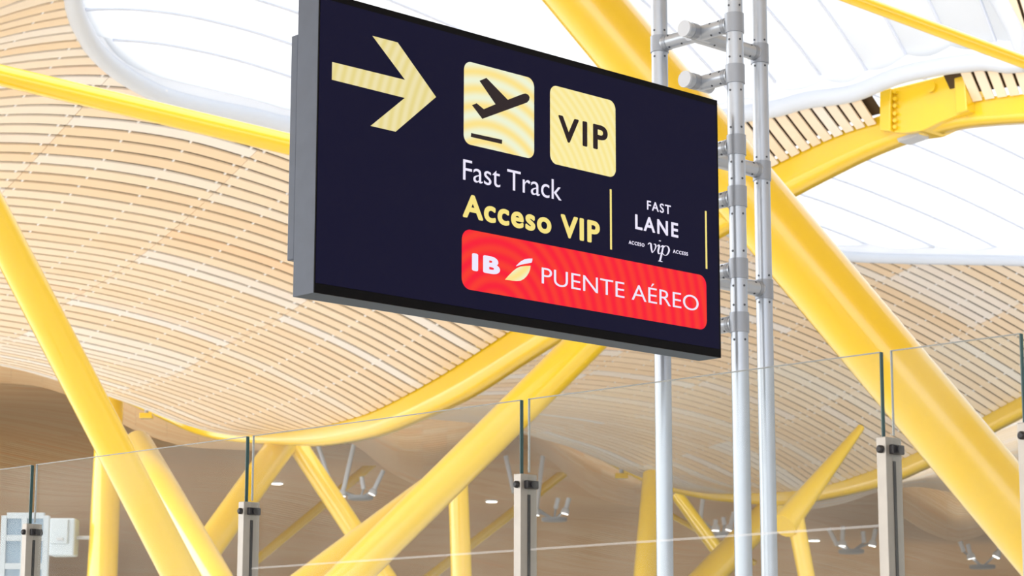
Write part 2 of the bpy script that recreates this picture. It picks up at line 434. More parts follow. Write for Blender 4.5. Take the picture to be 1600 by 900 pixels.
B_KEYS = [
    [on(B_TOP, 900)] + [(x, y - 9) for x, y in silB[5:]],
    [on(B_TOP, 1010)] + [(x, y - 3) for x, y in silB[2:]],
    [on(B_TOP, 1120)] + silB,
    [on(B_TOP, 1250), (1212, 744), (1144, 707), (1100, 691), (1052, 677), (1000, 665), (920, 651), (858, 643), (780, 638), (700, 638), (600, 640)],
    [on(B_TOP, 1370), (1312, 699), (1212, 646), (1144, 618), (1052, 593), (960, 581), (860, 577), (760, 583), (650, 600)],
    [on(B_TOP, 1593), (1530, 583), (1438, 530), (1370, 496), (1300, 464), (1200, 426), (1100, 397), (1000, 377), (860, 365), (760, 365)],
    [on(B_TOP, 1760), (1690, 488), (1600, 438), (1500, 388), (1400, 345), (1300, 308), (1200, 278), (1050, 245)],
    [on(B_TOP, 1960), (1880, 362), (1750, 285), (1600, 205), (1450, 140), (1300, 85), (1150, 45)],
    [on(B_TOP, 2200), (2100, 235), (1950, 130), (1800, 30), (1650, -50), (1500, -120)],
]
SB = Shell(BASE_B, B_KEYS, -24)
def rim_of(S, pts):
    return [p for p in (S.find(*q) for q in pts) if p is not None]
RIM_B = [(1200, 385), (1260, 396), (1330, 403), (1400, 406), (1480, 407), (1560, 408), (1660, 408), (1780, 400), (1850, 340), (1780, 240), (1650, 150), (1500, 110), (1400, 120), (1300, 170), (1200, 240), (1120, 320), (1130, 360)]
rimB = smooth_loop(rim_of(SB, RIM_B))
trB = lambda s: (max(float(SB.tmin(s)) - .8, -BAY + .5), -.03)
slat_field(SB.P, np.arange(SB.s0, SB.s1 + .01, .22), trB, .22, hole=rimB, mats=[M['bamboo'], M['clip']], seg=.25)

# --- shell C: lower bellies of the bays further in
def loft(rows, n_s, pitch, mats, Y_rows):
    """slats between pixel rows, each row on its own distance"""
    R = []
    for r, Y in zip(rows, Y_rows):
        xs = np.linspace(r[0][0], r[-1][0], 40)
        ys = pchip([p[0] for p in r], [p[1] for p in r], xs)
        R.append(np.array([at(x, y, Y) for x, y in zip(xs, ys)]))
    R = np.array(R); q = np.arange(len(R))
    def P_of(s, t, dz=0):
        s = np.asarray(s, float); t = np.asarray(t, float); out = []
        for a, b in zip(s, t):
            b = np.clip(b, 0, 38.999); i = int(b); f = b - i
            col = R[:, i] * (1 - f) + R[:, i + 1] * f
            out.append([pchip(q, col[:, c], [a])[0] for c in range(3)])
        o = np.array(out); o[:, 2] += dz; return o
    n = int(n_s)
    return slat_field(P_of, np.linspace(0, len(R) - 1, n), lambda s: (0, 39), (len(R) - 1) / n, cover=.66, seg=1.5, clips=False, back=.12, mats=mats)
C1 = [[(-80, 480), (0, 500), (120, 530), (250, 590), (400, 650), (470, 690)], [(-80, 560), (0, 568), (120, 590), (250, 650), (400, 690), (470, 700)], [(-80, 596), (0, 598), (50, 602), (110, 619), (160, 645), (210, 672), (260, 690), (300, 699), (400, 704), (470, 706)]]
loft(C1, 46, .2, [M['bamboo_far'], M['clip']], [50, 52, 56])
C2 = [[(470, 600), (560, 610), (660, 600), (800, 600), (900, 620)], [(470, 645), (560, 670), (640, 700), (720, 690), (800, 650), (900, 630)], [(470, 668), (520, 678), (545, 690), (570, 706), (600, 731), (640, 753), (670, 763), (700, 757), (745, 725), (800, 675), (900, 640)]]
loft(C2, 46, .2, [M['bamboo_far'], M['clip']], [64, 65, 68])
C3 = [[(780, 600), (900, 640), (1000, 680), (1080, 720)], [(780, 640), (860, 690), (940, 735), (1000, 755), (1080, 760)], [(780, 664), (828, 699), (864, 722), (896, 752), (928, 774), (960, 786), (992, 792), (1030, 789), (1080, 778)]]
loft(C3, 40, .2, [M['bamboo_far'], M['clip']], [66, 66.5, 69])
C4 = [[(1225, 720), (1340, 700), (1460, 680), (1600, 640), (1850, 560)], [(1225, 775), (1300, 765), (1370, 760), (1460, 745), (1600, 700), (1850, 630)], [(1225, 792), (1260, 796), (1320, 786), (1375, 768), (1430, 760), (1500, 770), (1600, 745), (1850, 690)]]
loft(C4, 34, .2, [M['bamboo'], M['clip']], [62, 62.5, 64])
C5 = [[(1390, 720), (1450, 730), (1520, 750), (1620, 740), (1900, 700)], [(1390, 760), (1420, 772), (1460, 795), (1500, 815), (1560, 800), (1620, 785), (1900, 740)], [(1390, 795), (1412, 808), (1433, 823), (1467, 839), (1495, 846), (1530, 838), (1570, 820), (1620, 805), (1900, 770)]]
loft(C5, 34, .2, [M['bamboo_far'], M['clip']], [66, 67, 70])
# --- shell D: the long ceiling of the hall beyond
BASE_D = np.array([0, 100.0, 0])
def P_D(s, t, dz=0):
    s = np.asarray(s, float); t = np.asarray(t, float)
    p = BASE_D + np.multiply.outer(s, ES) + np.multiply.outer(t, ET); p = np.array(p)
    p[..., 2] = 10.6 - .034 * (p[..., 1] - 66) + .45 * np.sin(s * 2 * math.pi / 30 + 1) + .25 * np.sin(t * 2 * math.pi / 18) + dz
    return p
def trD(s):
    # clipped to the hall
    y0 = 100 + s * ES[1]
    return ((60 - y0) / ET[1], (150 - y0) / ET[1])
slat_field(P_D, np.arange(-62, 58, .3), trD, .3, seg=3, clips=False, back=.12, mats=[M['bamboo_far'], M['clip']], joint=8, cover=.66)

# --- floor and walls of the terminal; far walls added unseen to keep light out
def slab(name, c, h, m):
    b = MB(); b.box(c, (h[0], 0, 0), (0, h[1], 0), (0, 0, h[2])); return structure(b.build(name, m))
slab('floor', (0, 7.5, -.1), (90, 47.5, .1), M['floor'])
slab('floor', (0, 103.51, -.1), (90, 48.5, .1), M['floor_dark'])  # unseen far floor made dark to cut bounced light
slab('unseen_wall_back', (0, 152, 6), (90, .3, 6.2), M['wall'])
slab('unseen_wall_left', (-38, 103, 6), (.3, 49, 6.2), M['wall'])
slab('unseen_wall_right', (52, 107, 6), (.3, 45, 6.2), M['wall'])
slab('ceiling', (0, -8, 15.5), (60, 26, .1), M['bamboo'])  # unseen near roof, added to cut the overhead sky light
slab('ceiling', (7, 106, 13.6), (46, 46, .1), M['backing'])  # unseen opaque roof, added to darken the far hall

# ------------------------------------------------------------------ skylights
def skylight(S, rim, label, r_rim, z_up, cat='skylight', step=.75):
    """white tube rim round an opening of a shell, filled with sagging strips of white fabric"""
    P = [np.asarray(S.P(s, t)) for s, t in rim]
    c = np.mean(P, axis=0)
    root = empty('skylight', c, label, cat)
    Q = P
    b = MB(); b.tube([q + Z3 * .05 for q in Q], r_rim, 14, closed=True); b.build('rim', M['rim'], root)
    up = [S.P(s, t) + Z3 * .04 for s, t in rim]
    b = MB(); b.grid([up + up[:1], [p + Z3 * (z_up + .06) for p in up] + [up[0] + Z3 * (z_up + .06)]], 0, True); b.build('upstand', M['steel_white'], root)
    s_lo, s_hi = min(s for s, _ in rim), max(s for s, _ in rim); t_lo, t_hi = min(t for _, t in rim), max(t for _, t in rim)
    ncell = int((s_hi - s_lo) / step) + 1
    tt = np.arange(t_lo, t_hi + .01, .2)
    for q in range(ncell):
        a = s_lo + q * step
        ss = np.linspace(a, a + step, 7)
        rows = [list(S.P(np.full(len(tt), x), tt, z_up - .10 * math.sin(math.pi * i / 6))) for i, x in enumerate(ss)]
        ok = [[inside(rim, x, t) for t in tt] for x in ss]
        if not any(any(r) for r in ok): continue
        b = MB(); b.grid(rows, 0, True, keep=lambda i, j: ok[i][j] or ok[i + 1][j] or ok[i][j + 1] or ok[i + 1][j + 1])
        b.build('fabric_strip', M['fabric'], root)
        run = [t for t in tt if inside(rim, a, t)]
        if len(run) > 2:
            b = MB(); b.tube(list(S.P(np.full(len(run), a), np.array(run), z_up - .03)), .023, 6); b.build('seam_cord', M['seam'], root)
    return root
skylight(SA, rimA, 'large white fabric skylight with rounded rim in the near slatted ceiling, behind the sign top', .14, .35)
skylight(SB, rimB, 'white fabric skylight at right beyond the yellow arch, right of the thick yellow strut', .11, .35)

# ------------------------------------------------------------------ yellow steel
def arch(top, low, base, x0, x1, label, thick=.4):
    xs = np.arange(x0, x1 + 1, 12.0)
    tx, ty = zip(*top); lx, ly = zip(*low)
    yt = pchip(tx, ty, xs); yl = pchip(lx, ly, xs)
    A = [hit(x, y, base, ET) for x, y in zip(xs, yt)]; B = [hit(x, y, base, ET) for x, y in zip(xs, yl)]
    # the underside is rounded back
    b = MB()
    prof = lambda p, q: [p + Z3 * .16, p * .5 + q * .5, q + Z3 * .05, q + ET * .05, q + ET * (thick - .05), q + ET * thick + Z3 * .05, p + ET * thick + Z3 * .16]
    Gd = [prof(p, q) for p, q in zip(A, B)]
    Gd = [list(r) + [r[0]] for r in Gd]
    b.grid(Gd, 0, True)
    b.add(Gd[0][:-1], [tuple(range(7))]); b.add(Gd[-1][:-1], [tuple(range(7))])
    o = b.build('arch_beam', M['yellow'])
    return tag(o, label, 'beam')
arch(A_TOP, A_LOW, BASE_A, -60, 1790, 'long curved yellow edge beam sweeping down from upper right behind the sign to the glass')
arch(B_TOP, B_LOW, BASE_B, 770, 2300, 'curved yellow edge beam further back, low behind the two silver poles and right post')

def strut(name, a, b, ra, rb, label, tip_a=0, tip_b=0, group=None, cap=False, mid=None):
    pa, pb = at(*a), at(*b); d = pb - pa; L = np.linalg.norm(d)
    us = [0, .02, .3, .6, .98, 1]
    pts, rad = [], []
    for u in us:
        r = ra + (rb - ra) * u
        if tip_a and u == 0: r *= .45
        if tip_b and u == 1: r *= .45
        pts.append(pa + d * u); rad.append(r)
    m = MB(); m.tube(pts, rad, 36)
    if not cap:
        return tag(m.build(name, M['yellow']), label, 'strut', group)
    e = empty(name, pb, label, 'strut', group)
    m.build('tube', M['yellow'], e)
    k = MB(); k.tube([pa + d * -.004, pa + d * -.001, pa + d * .006], [ra * .3, ra * .75, ra * .8], 24); k.build('end_cap', M['white'], e)
    return e
px = lambda w, Y: w * Y / FPX / 2
strut('roof_strut', (-150, 70, 26), (345, 1020, 31), px(57, 26), px(57, 31), 'bright yellow tube slanting down from the left edge in front of the wooden wave')
strut('roof_strut', (212, 690, 37), (372, 962, 31.6), px(47, 37), px(50, 31.6), 'yellow tube with white tip emerging from behind the leftmost slanting tube', tip_a=1, cap=True)
strut('roof_strut', (1047, 404, 39.0), (415, 1031, 31.3), px(60, 38), px(58, 31), 'pale yellow tube rising from bottom centre to behind the sign')
strut('roof_strut', (742, 715, 38), (405, 966, 32.2), px(46, 38), px(50, 32), 'short yellow tube slanting under the pale tube at bottom centre', tip_a=1)
strut('roof_strut', (831, -100, 17), (1900, 1176, 17), px(110, 17), px(112, 17), 'thickest yellow strut running diagonally from top centre down to the right edge')
strut('roof_strut', (442, 692, 46.2), (300, 890, 44), px(46, 46), px(48, 44), 'yellow tube left leg of the inverted V under the arch beam')
strut('roof_strut', (462, 692, 46.4), (640, 960, 46), px(31, 46), px(34, 46), 'yellow tube right leg of the inverted V under the arch beam')
strut('roof_strut', (605, 705, 82), (395, 880, 80), px(15, 82), px(15, 80), 'thin far yellow brace behind the inverted V')
strut('roof_column', (715, 735, 40), (722, 930, 40), px(31, 40), px(33, 40), 'upright yellow column below the pale tube, left of the centre post')
strut('roof_strut', (905, 720, 81), (660, 910, 80), px(15, 81), px(16, 80), 'thin far yellow brace passing behind the centre glass post')
strut('roof_column', (1020, 742, 58.5), (1006, 930, 57), px(32, 58), px(38, 57), 'yellow column beside the lone silver pole under the second arch')
strut('roof_strut', (1058, 774, 64), (1132, 876, 63), px(20, 64), px(22, 63), 'short saturated yellow brace right of the lone silver pole')
strut('roof_strut', (1228, 772, 60.5), (1070, 940, 58), px(42, 60), px(48, 58), 'yellow strut crossing behind the paired silver poles at the bottom')
strut('roof_strut', (1345, 668, 52), (1224, 822, 50), px(12, 52), px(42, 50), 'pale yellow tapering reflection of a strut in the glass, left of the right post', )  # a reflection in the glass, built as a solid brace beyond it
strut('roof_column', (1243, 812, 50.2), (1266, 930, 50.2), px(28, 50), px(26, 50), 'thin upright yellow reflection under the tapering one')  # upright part of that reflection, also built solid
strut('roof_column', (175, 560, 48), (158, 940, 47), px(40, 48), px(48, 47), 'upright yellow column at lower left behind the first glass panel')
strut('roof_strut', (1180, 880, 83), (1040, 800, 82), px(9, 83), px(9, 82), 'thinnest far yellow brace behind the paired silver poles')
strut('tie_tube', (-90, 96, 27), (760, 299, 28), px(35, 27), px(35, 28), 'slim yellow tube crossing the wooden ceiling at upper left into the sign')
strut('tie_tube', (1255, -31, 22), (1700, 134, 22), px(21, 22), px(21, 22), 'slim yellow tube cutting the upper right corner')

# node where the arch meets its hanger: a flanged yellow casting
n0 = hit(1440, 160, BASE_A - ET * .25, ET)
root = empty('node_bracket', n0, 'yellow flanged bracket on the arch crest at upper right', 'bracket')
def nb(x, y, k=.12): return hit(x, y, BASE_A - ET * k, ET)
b = MB(); b.prism([nb(1376, 142), nb(1500, 111), nb(1500, 178), nb(1470, 190), nb(1440, 204), nb(1410, 208), nb(1376, 204)], ET, .6); b.build('body', M['yellow'], root, bevel=.02)
for q in ([(1374, 141), (1391, 137), (1391, 205), (1374, 203)], [(1490, 113), (1506, 109), (1511, 172), (1493, 178)]):
    b = MB(); b.prism([nb(x, y, .22) for x, y in q], ET, .75); b.build('flange', M['yellow'], root, bevel=.02)
for y in (144, 155, 166, 178, 189, 199):
    b = MB(); p = nb(1401, y, .12); b.tube([p, p - ET * .06], .035, 10); b.build('bolt', M['yellow'], root)
b = MB(); p = nb(1456, 136, .12); b.tube([p, p - ET * .05], .09, 20); b.build('round_cover', M['yellow'], root)
b = MB(); b.prism([nb(1400, 213, -.02), nb(1436, 202, -.02), nb(1433, 212, -.02), nb(1404, 222, -.02)], ET, .3); b.build('end_plate', M['grey'], root)

# ------------------------------------------------------------------ the LED sign
SAZ = .76011
E1 = np.array([math.cos(SAZ), math.sin(SAZ), 0]); EN = np.array([-math.sin(SAZ), math.cos(SAZ), 0])   # along the face, away from the viewer
SW, SH, ST = 1.830, .9374, .1025
SBL = at(491, 457, 6.65)
def sp(u, v, k=0): return SBL + E1 * u + Z3 * v + EN * k
def suv(px_, py_):
    P = hit(px_, py_, SBL, EN) - SBL; return P @ E1, P[2]
sign = empty('led_sign', sp(SW / 2, 0, ST / 2), 'large black LED direction sign with arrow, VIP tiles and red banner hung beside silver poles', 'sign')
def sbox(name, u0, u1, v0, v1, k0, k1, m, bev=0, mi=None):
    b = MB(); b.box(sp((u0 + u1) / 2, (v0 + v1) / 2, (k0 + k1) / 2), E1 * (u1 - u0) / 2, Z3 * (v1 - v0) / 2, EN * (k1 - k0) / 2)
    return b.build(name, m, sign, bevel=bev)
hb = MB()
cc = [sp(u, v, k) for k in (.004, ST) for v in (0, SH) for u in (0, SW)]
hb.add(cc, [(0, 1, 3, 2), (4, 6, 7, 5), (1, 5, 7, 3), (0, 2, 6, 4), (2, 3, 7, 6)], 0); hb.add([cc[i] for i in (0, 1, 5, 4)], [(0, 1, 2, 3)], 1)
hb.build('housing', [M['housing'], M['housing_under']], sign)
sbox('service_box', .0, SW - .12, .115, SH - .115, ST, ST + .033, M['housing'], .003)
sbox('bezel', 0, SW, 0, SH, -.001, .004, M['bezel'])
sbox('screen', .003, SW - .010, .030, SH - .022, -.003, -.001, M['screen'])
FACE = -.003
def poly_on(name, pts, m, parent, depth=.0012, k=FACE, pix=True):
    uv = [suv(*p) for p in pts] if pix else pts
    b = MB(); b.prism([sp(u, v, k) for u, v in uv], -EN, depth); return b.build(name, m, parent)
def rrect(u0, u1, v0, v1, r, n=8):
    out = []
    for cu, cv, a0 in ((u1 - r, v1 - r, 0), (u0 + r, v1 - r, 90), (u0 + r, v0 + r, 180), (u1 - r, v0 + r, 270)):
        for i in range(n + 1):
            a = math.radians(a0 + 90 * i / n); out.append((cu + r * math.cos(a), cv + r * math.sin(a)))
    return out
def tile(name, quad, r, m):
    uv = [suv(*p) for p in quad]    # TL TR BR BL
    u0, u1 = (uv[0][0] + uv[3][0]) / 2, (uv[1][0] + uv[2][0]) / 2; v1, v0 = (uv[0][1] + uv[1][1]) / 2, (uv[2][1] + uv[3][1]) / 2
    return poly_on(name, rrect(u0, u1, v0, v1, r), m, sign, pix=False), (u0, u1, v0, v1)
def lettering(name, body, box, m, parent, bold=0.0, k=FACE, shear=0.0, space=1.0):
    """text stretched into box = (u0, u1, v0, vcap) of the sign face; vcap is the cap height of the first letter"""
    cu = bpy.data.curves.new(name, 'FONT'); cu.body = body; cu.size = 1.0; cu.offset = min(bold, 0); cu.extrude = .0; cu.shear = shear; cu.space_character = space
    cu.resolution_u = 6
    ob = bpy.data.objects.new('text', cu); C.objects.link(ob)
    bpy.context.view_layer.update()
    me = bpy.data.meshes.new_from_object(ob.evaluated_get(bpy.context.evaluated_depsgraph_get()))
    bpy.data.objects.remove(ob); bpy.data.curves.remove(cu)
    co = np.array([v.co[:] for v in me.vertices])
    x0, x1 = co[:, 0].min(), co[:, 0].max()
    cap = CAP + bold
    heavy = bold > 0
    u0, u1, v0, vc = box
    loc = np.array(parent.matrix_world.translation)
    su = (u1 - u0) / (x1 - x0); sv = (vc - v0) / (cap + bold)
    bmx = bmesh.new()
    # a heavier weight: the outline thickened all round
    for k_ in range(13 if heavy else 1):
        a_ = (k_ - 1) * math.pi / 6; ox, oy = (0, 0) if k_ == 0 else (bold * math.cos(a_), bold * math.sin(a_))
        n0_ = len(bmx.verts); bmx.from_mesh(me); bmx.verts.ensure_lookup_table()
        for v in bmx.verts[n0_:]: v.co.x += ox; v.co.y += oy
    x0 -= max(bold, 0); x1 += max(bold, 0); su = (u1 - u0) / (x1 - x0)
    ext = bmesh.ops.extrude_face_region(bmx, geom=bmx.faces[:])
    ev = [g for g in ext['geom'] if isinstance(g, bmesh.types.BMVert)]
    evs = set(ev)
    for v in bmx.verts:
        P = sp(u0 + (v.co.x - x0) * su, v0 + (v.co.y + bold) * sv, k - (.0012 if v in evs else 0)) - loc
        v.co = [float(c) for c in P]
    bmesh.ops.recalc_face_normals(bmx, faces=bmx.faces)
    bmx.to_mesh(me); bmx.free(); me.materials.clear(); me.materials.append(m)
    me.name = name
    o = bpy.data.objects.new(name, me); C.objects.link(o); o.parent = parent
    return o
CAP = .729
def bx(BL, BR, TL):
    a, b, c = suv(*BL), suv(*BR), suv(*TL)
    v0 = (a[1] + b[1]) / 2
    return (a[0], b[0], v0, v0 + c[1] - a[1])
loc_s = np.array(sign.matrix_world.translation)
ctr = lambda x, y: sp(*suv(x, y)) - loc_s
M['arrow'] = led_moire('led_arrow', (.80, .68, .27), (.86, .76, .42), 9, ctr(900, 330), 0)
M['tile_rings'] = led_moire('led_tile_rings', (.97, .77, .27), (.86, .90, .66), 5.5, ctr(765, 330), 0)
M['tile'] = led_moire('led_tile', (.95, .80, .30), (.97, .86, .42), 11, ctr(765, 330), 0)
M['banner'] = led_moire('led_banner', (.95, .045, .030), (.95, .012, .040), 6.5, ctr(775, 505), 0)
poly_on('arrow', [(518, 97.3), (632, 125.3), (581, 56.5), (620, 66.7), (680, 152), (617, 206), (578, 197), (631.5, 153.3), (517.5, 124.8)], M['arrow'], sign)
t1, b1 = tile('takeoff_tile', [(724.5, 94.5), (834, 124), (832.5, 250), (723, 223)], .030, M['tile_rings'])
poly_on('aeroplane_pictogram', [(747.8, 126.7), (758.3, 122.2), (791.7, 156.4), (815, 147.4), (819.5, 146.6), (823.5, 148.3), (825.8, 152.2), (825, 157), (821.5, 160.8), (752.2, 186.1), (736.1, 164.7), (743, 161.8), (754.2, 171.1), (772.8, 163.3)], M['led_dark'], t1, k=FACE - .0013)
poly_on('runway_line', [(734.7, 208.3), (783, 218.9), (782.5, 225.3), (734.2, 214.3)], M['led_dark'], t1, k=FACE - .0013)
t2, b2 = tile('vip_tile', [(859, 132), (961, 159.5), (960, 280), (858, 253)], .030, M['tile'])
lettering('vip_lettering', 'VIP', bx((871, 217.8), (948, 239), (871, 176)), M['led_dark'], t2, bold=.025, k=FACE - .0013, space=1.2)
lettering('fast_track_lettering', 'Fast Track', bx((722.5, 281), (876, 313.5), (722.5, 247)), M['led_white'], sign, bold=-.004)
lettering('acceso_vip_lettering', 'Acceso VIP', bx((722, 339), (936, 382), (722, 300)), M['led_gold'], sign, bold=.032, space=1.12)
for xa, ya, yb in ((953, 296, 390), (1101.5, 330, 420)):
    u, v1 = suv(xa, ya); _, v0 = suv(xa, yb)
    poly_on('divider_line', [(u - .004, v0), (u + .004, v0), (u + .004, v1), (u - .004, v1)], M['led_gold'], sign, pix=False)
lettering('fast_lettering', 'FAST', bx((1010, 328.3), (1047, 334.8), (1010, 313.3)), M['led_white'], sign, bold=.008, space=1.2)
lettering('lane_lettering', 'LANE', bx((991.5, 358), (1058.5, 371.8), (991.5, 333.6)), M['led_white'], sign, bold=.018, space=1.22)
lettering('small_acceso_lettering', 'ACCESO', bx((981.4, 381.3), (1005.6, 386), (981.4, 375.6)), M['led_white'], sign, bold=.012, space=1.25)
lettering('small_access_lettering', 'ACCESS', bx((1050.5, 395.4), (1073.6, 399.8), (1050.5, 389.8)), M['led_white'], sign, bold=.012, space=1.25)
# italic "vip" written with a broad pen
def pen(name, strokes, box, m, parent, k=FACE):
    u0, u1, v0, vx = box; loc = np.array(parent.matrix_world.translation); b = MB()
    for pts, wd in strokes:
        P = [np.array(p, float) for p in pts]
        # resample by Catmull-Rom
        Q = []
        for i in range(len(P) - 1):
            p0, p1, p2, p3 = P[max(i - 1, 0)], P[i], P[i + 1], P[min(i + 2, len(P) - 1)]
            for q in range(6):
                t = q / 6; Q.append(.5 * (2 * p1 + (p2 - p0) * t + (2 * p0 - 5 * p1 + 4 * p2 - p3) * t * t + (3 * p1 - p0 - 3 * p2 + p3) * t**3))
        Q.append(P[-1]); L, R = [], []
        for i, q in enumerate(Q):
            d = Q[min(i + 1, len(Q) - 1)] - Q[max(i - 1, 0)]; d = d / (np.linalg.norm(d) + 1e-9)
            w = np.interp(i / (len(Q) - 1), np.linspace(0, 1, len(wd)), wd) / 2
            n_ = np.array([-d[1], d[0]]); L.append(q + n_ * w); R.append(q - n_ * w)
        W = lambda p: sp(u0 + p[0] * (u1 - u0), v0 + p[1] * (vx - v0), k)
        for i in range(len(Q) - 1):
            b.prism([W(L[i]), W(R[i]), W(R[i + 1]), W(L[i + 1])], -EN, .0012)
    return b.build(name, m, parent)
pen('script_vip_lettering', [
    ([(.00, .80), (.07, 1.0), (.13, .92), (.15, .45), (.19, .0)], [.03, .06, .07, .07, .04]),
    ([(.19, .0), (.30, .35), (.36, .75), (.33, 1.0), (.27, .95)], [.03, .03, .05, .06, .04]),
    ([(.43, .80), (.50, 1.0), (.52, .85), (.47, .30), (.50, .02), (.58, .18)], [.03, .06, .07, .07, .05, .02]),
    ([(.545, 1.42), (.565, 1.50)], [.08, .08]),
    ([(.60, .80), (.67, 1.0), (.70, .90), (.62, .0), (.54, -.75)], [.03, .06, .06, .07, .07]),
    ([(.66, .55), (.78, 1.0), (.93, 1.0), (.98, .6), (.88, .1), (.76, .0), (.66, .20)], [.02, .05, .06, .07, .05, .04, .02]),
    ([(.47, -.75), (.66, -.75)], [.06, .06])],
    bx((1011.5, 394), (1045, 400.5), (1011.5, 379.5)), M['led_white'], sign)
t3, b3 = tile('red_banner', [(720.5, 357), (1103, 431.3), (1102.3, 516.2), (720.5, 451)], .036, M['banner'])
K2 = FACE - .0013
lettering('airline_letters', 'IB', bx((736, 423), (779.5, 430.5), (736, 394)), M['led_white'], t3, bold=.05, k=K2, space=1.25)
lettering('banner_lettering', 'PUENTE AÉREO', bx((845, 442.5), (1090, 487.2), (845, 416)), M['led_white'], t3, bold=-.008, k=K2)
def smooth_poly(pts, n=5):
    P = [np.array(p, float) for p in pts]; out = []
    for i in range(len(P)):
        p0, p1, p2, p3 = P[i - 1], P[i], P[(i + 1) % len(P)], P[(i + 2) % len(P)]
        for q in range(n):
            t = q / n; out.append(tuple(.5 * (2 * p1 + (p2 - p0) * t + (2 * p0 - 5 * p1 + 4 * p2 - p3) * t * t + (3 * p1 - p0 - 3 * p2 + p3) * t**3)))
    return out
poly_on('emblem_tip', [(804.5, 416.3), (808, 412.5), (812.5, 408.5), (818, 405.5), (824, 404.3), (830.2, 404.3), (829.8, 408), (828.6, 411), (824, 411.6), (818, 412.6), (811, 414.4)], M['led_white'], t3, k=K2)
poly_on('emblem_leaf', [(787.5, 437.3), (793, 431), (800, 424), (806, 419.3), (812, 416.8), (820, 415.8), (827.3, 415.6), (826.5, 421), (824.5, 426.5), (821, 432), (817, 436), (812, 438.8), (806, 439.3), (799, 438.8)], M['tile_rings'], t3, k=K2)

# ------------------------------------------------------------------ silver pole frame that carries the sign
def solve(fn, lo, hi):
    for _ in range(60):
        mid = (lo + hi) / 2
        if fn(mid) > 0: hi = mid
        else: lo = mid
    return (lo + hi) / 2
def plan(u, k): return SBL + E1 * u + EN * k
def zat(P, py):
    """height at plan position P seen on image row py"""
    return solve(lambda z: py - proj((P[0], P[1], z))[1], 0, 8)
def u_for(px_, py_, k): return solve(lambda u: proj(np.append(plan(u, k)[:2], zat(plan(u, k), py_)))[0] - px_, -1, 4)
kB = .06; uB = u_for(1147.5, 40, kB)
kA = .50; uA = u_for(1030.5, 69, kA)
kJ = solve(lambda k: 1086 - proj(np.append(plan(uA, k)[:2], zat(plan(uA, k), 60)))[0], .0, .5)
uC = u_for(1187, 85, kJ)
kT = solve(lambda k: 1094 - proj(np.append(plan(uB, k)[:2], zat(plan(uB, k), 52)))[0], .0, .6)
print('truss', uB, kB, uA, kA, kJ, uC, kT)
RP = .0315
PB, PA, PC = plan(uB, kB), plan(uA, kA), plan(uC, kJ)
truss = empty('pole_frame', (PB[0], PB[1], 0), 'three tall silver poles braced together with collars and capped stubs, carrying the sign', 'pole frame')
TOPZ = 5.2
screw_src = None
def screw(P, d, parent):
    """a small dark screw head on a tube, facing d"""
    global screw_src
    d = np.asarray(d, float); d /= np.linalg.norm(d)
    if screw_src is None:
        b = MB(); b.tube([(0, 0, -.004), (0, 0, .0015)], .0042, 10); o = b.build('screw', M['screw']); screw_src = o
    else:
        o = screw_src.copy(); C.objects.link(o)
    o.parent = parent
    o.matrix_world = Matrix.Translation(Vector([float(c) for c in P])) @ Vector([float(c) for c in d]).to_track_quat('Z', 'Y').to_matrix().to_4x4()
def pole(P):
    b = MB(); b.tube([(P[0], P[1], 0), (P[0], P[1], TOPZ)], RP, 32); return b.build('pole', M['pole'], truss)
def foot(P):
    b = MB(); b.tube([(P[0], P[1], 0), (P[0], P[1], .012)], .09, 24); b.build('foot_plate', M['collar'], truss)
poles = {}
for nm, P in (('B', PB), ('A', PA), ('C', PC)):
    poles[nm] = pole(P); foot(P)
def collar(P, y0, y1):
    z0, z1 = zat(P, y1), zat(P, y0)
    b = MB(); b.tube([(P[0], P[1], z0), (P[0], P[1], z1)], RP + .004, 32); b.build('collar', M['collar'], truss); return (z0 + z1) / 2
to_cam = lambda P: (np.array([EYE[0] - P[0], EYE[1] - P[1], 0]) / np.hypot(EYE[0] - P[0], EYE[1] - P[1]))
def screws_at(P, py, parent):
    z = zat(P, py); c = to_cam(P); r = np.array([-c[1], c[0], 0])
    for k in (-.62, .62):
        d = c * math.cos(math.asin(abs(k))) + r * k
        screw(np.array([P[0], P[1], z]) + d * RP, d, parent)
def tube_part(name, a, b_, m, r=RP * .93):
    q = MB(); q.tube([a, b_], r, 24); return q.build(name, m, truss)
def arm_screws(a, b_, parent, us=(.3, .55)):
    d = (b_ - a) / np.linalg.norm(b_ - a)
    for u in us:
        p = a + (b_ - a) * u; c = to_cam(p); n = c - d * (c @ d); n /= np.linalg.norm(n)
        n2 = n * .8 + Z3 * .6
        screw(p + n2 * RP * .93, n2, parent); n3 = n * .5 - Z3 * .866; screw(p + n3 * RP * .93, n3, parent)
B_ROWS = [(-143, -113), (-60, -30), (22, 52), (102, 131), (212, 243), (292, 324), (405, 436), (489, 520)]
for i, (y0, y1) in enumerate(B_ROWS):
    z = collar(PB, y0, y1)
    for yy in (y0 - 11, y1 + 12): screws_at(PB, yy, poles['B'])
    J = np.append(plan(uB, kT)[:2], z); a = np.append(PB[:2], z)
    u = tube_part('arm', a + EN * RP * .8, J, M['pole']); arm_screws(a, J, u, (.35, .6))
    tube_part('arm_collar', a + EN * (RP + .002), a + EN * (RP + .018), M['collar'], RP * .97)
    # capped stub through the end of the arm, its round cap facing the viewer's left
    tube_part('stub', J - E1 * .085, J + E1 * .05, M['pole'])
    tube_part('stub_cap', J - E1 * .092, J - E1 * .083, M['cap'], RP * 1.0)
    tube_part('stub_band', J - E1 * .056, J - E1 * .028, M['collar'], RP * .97)
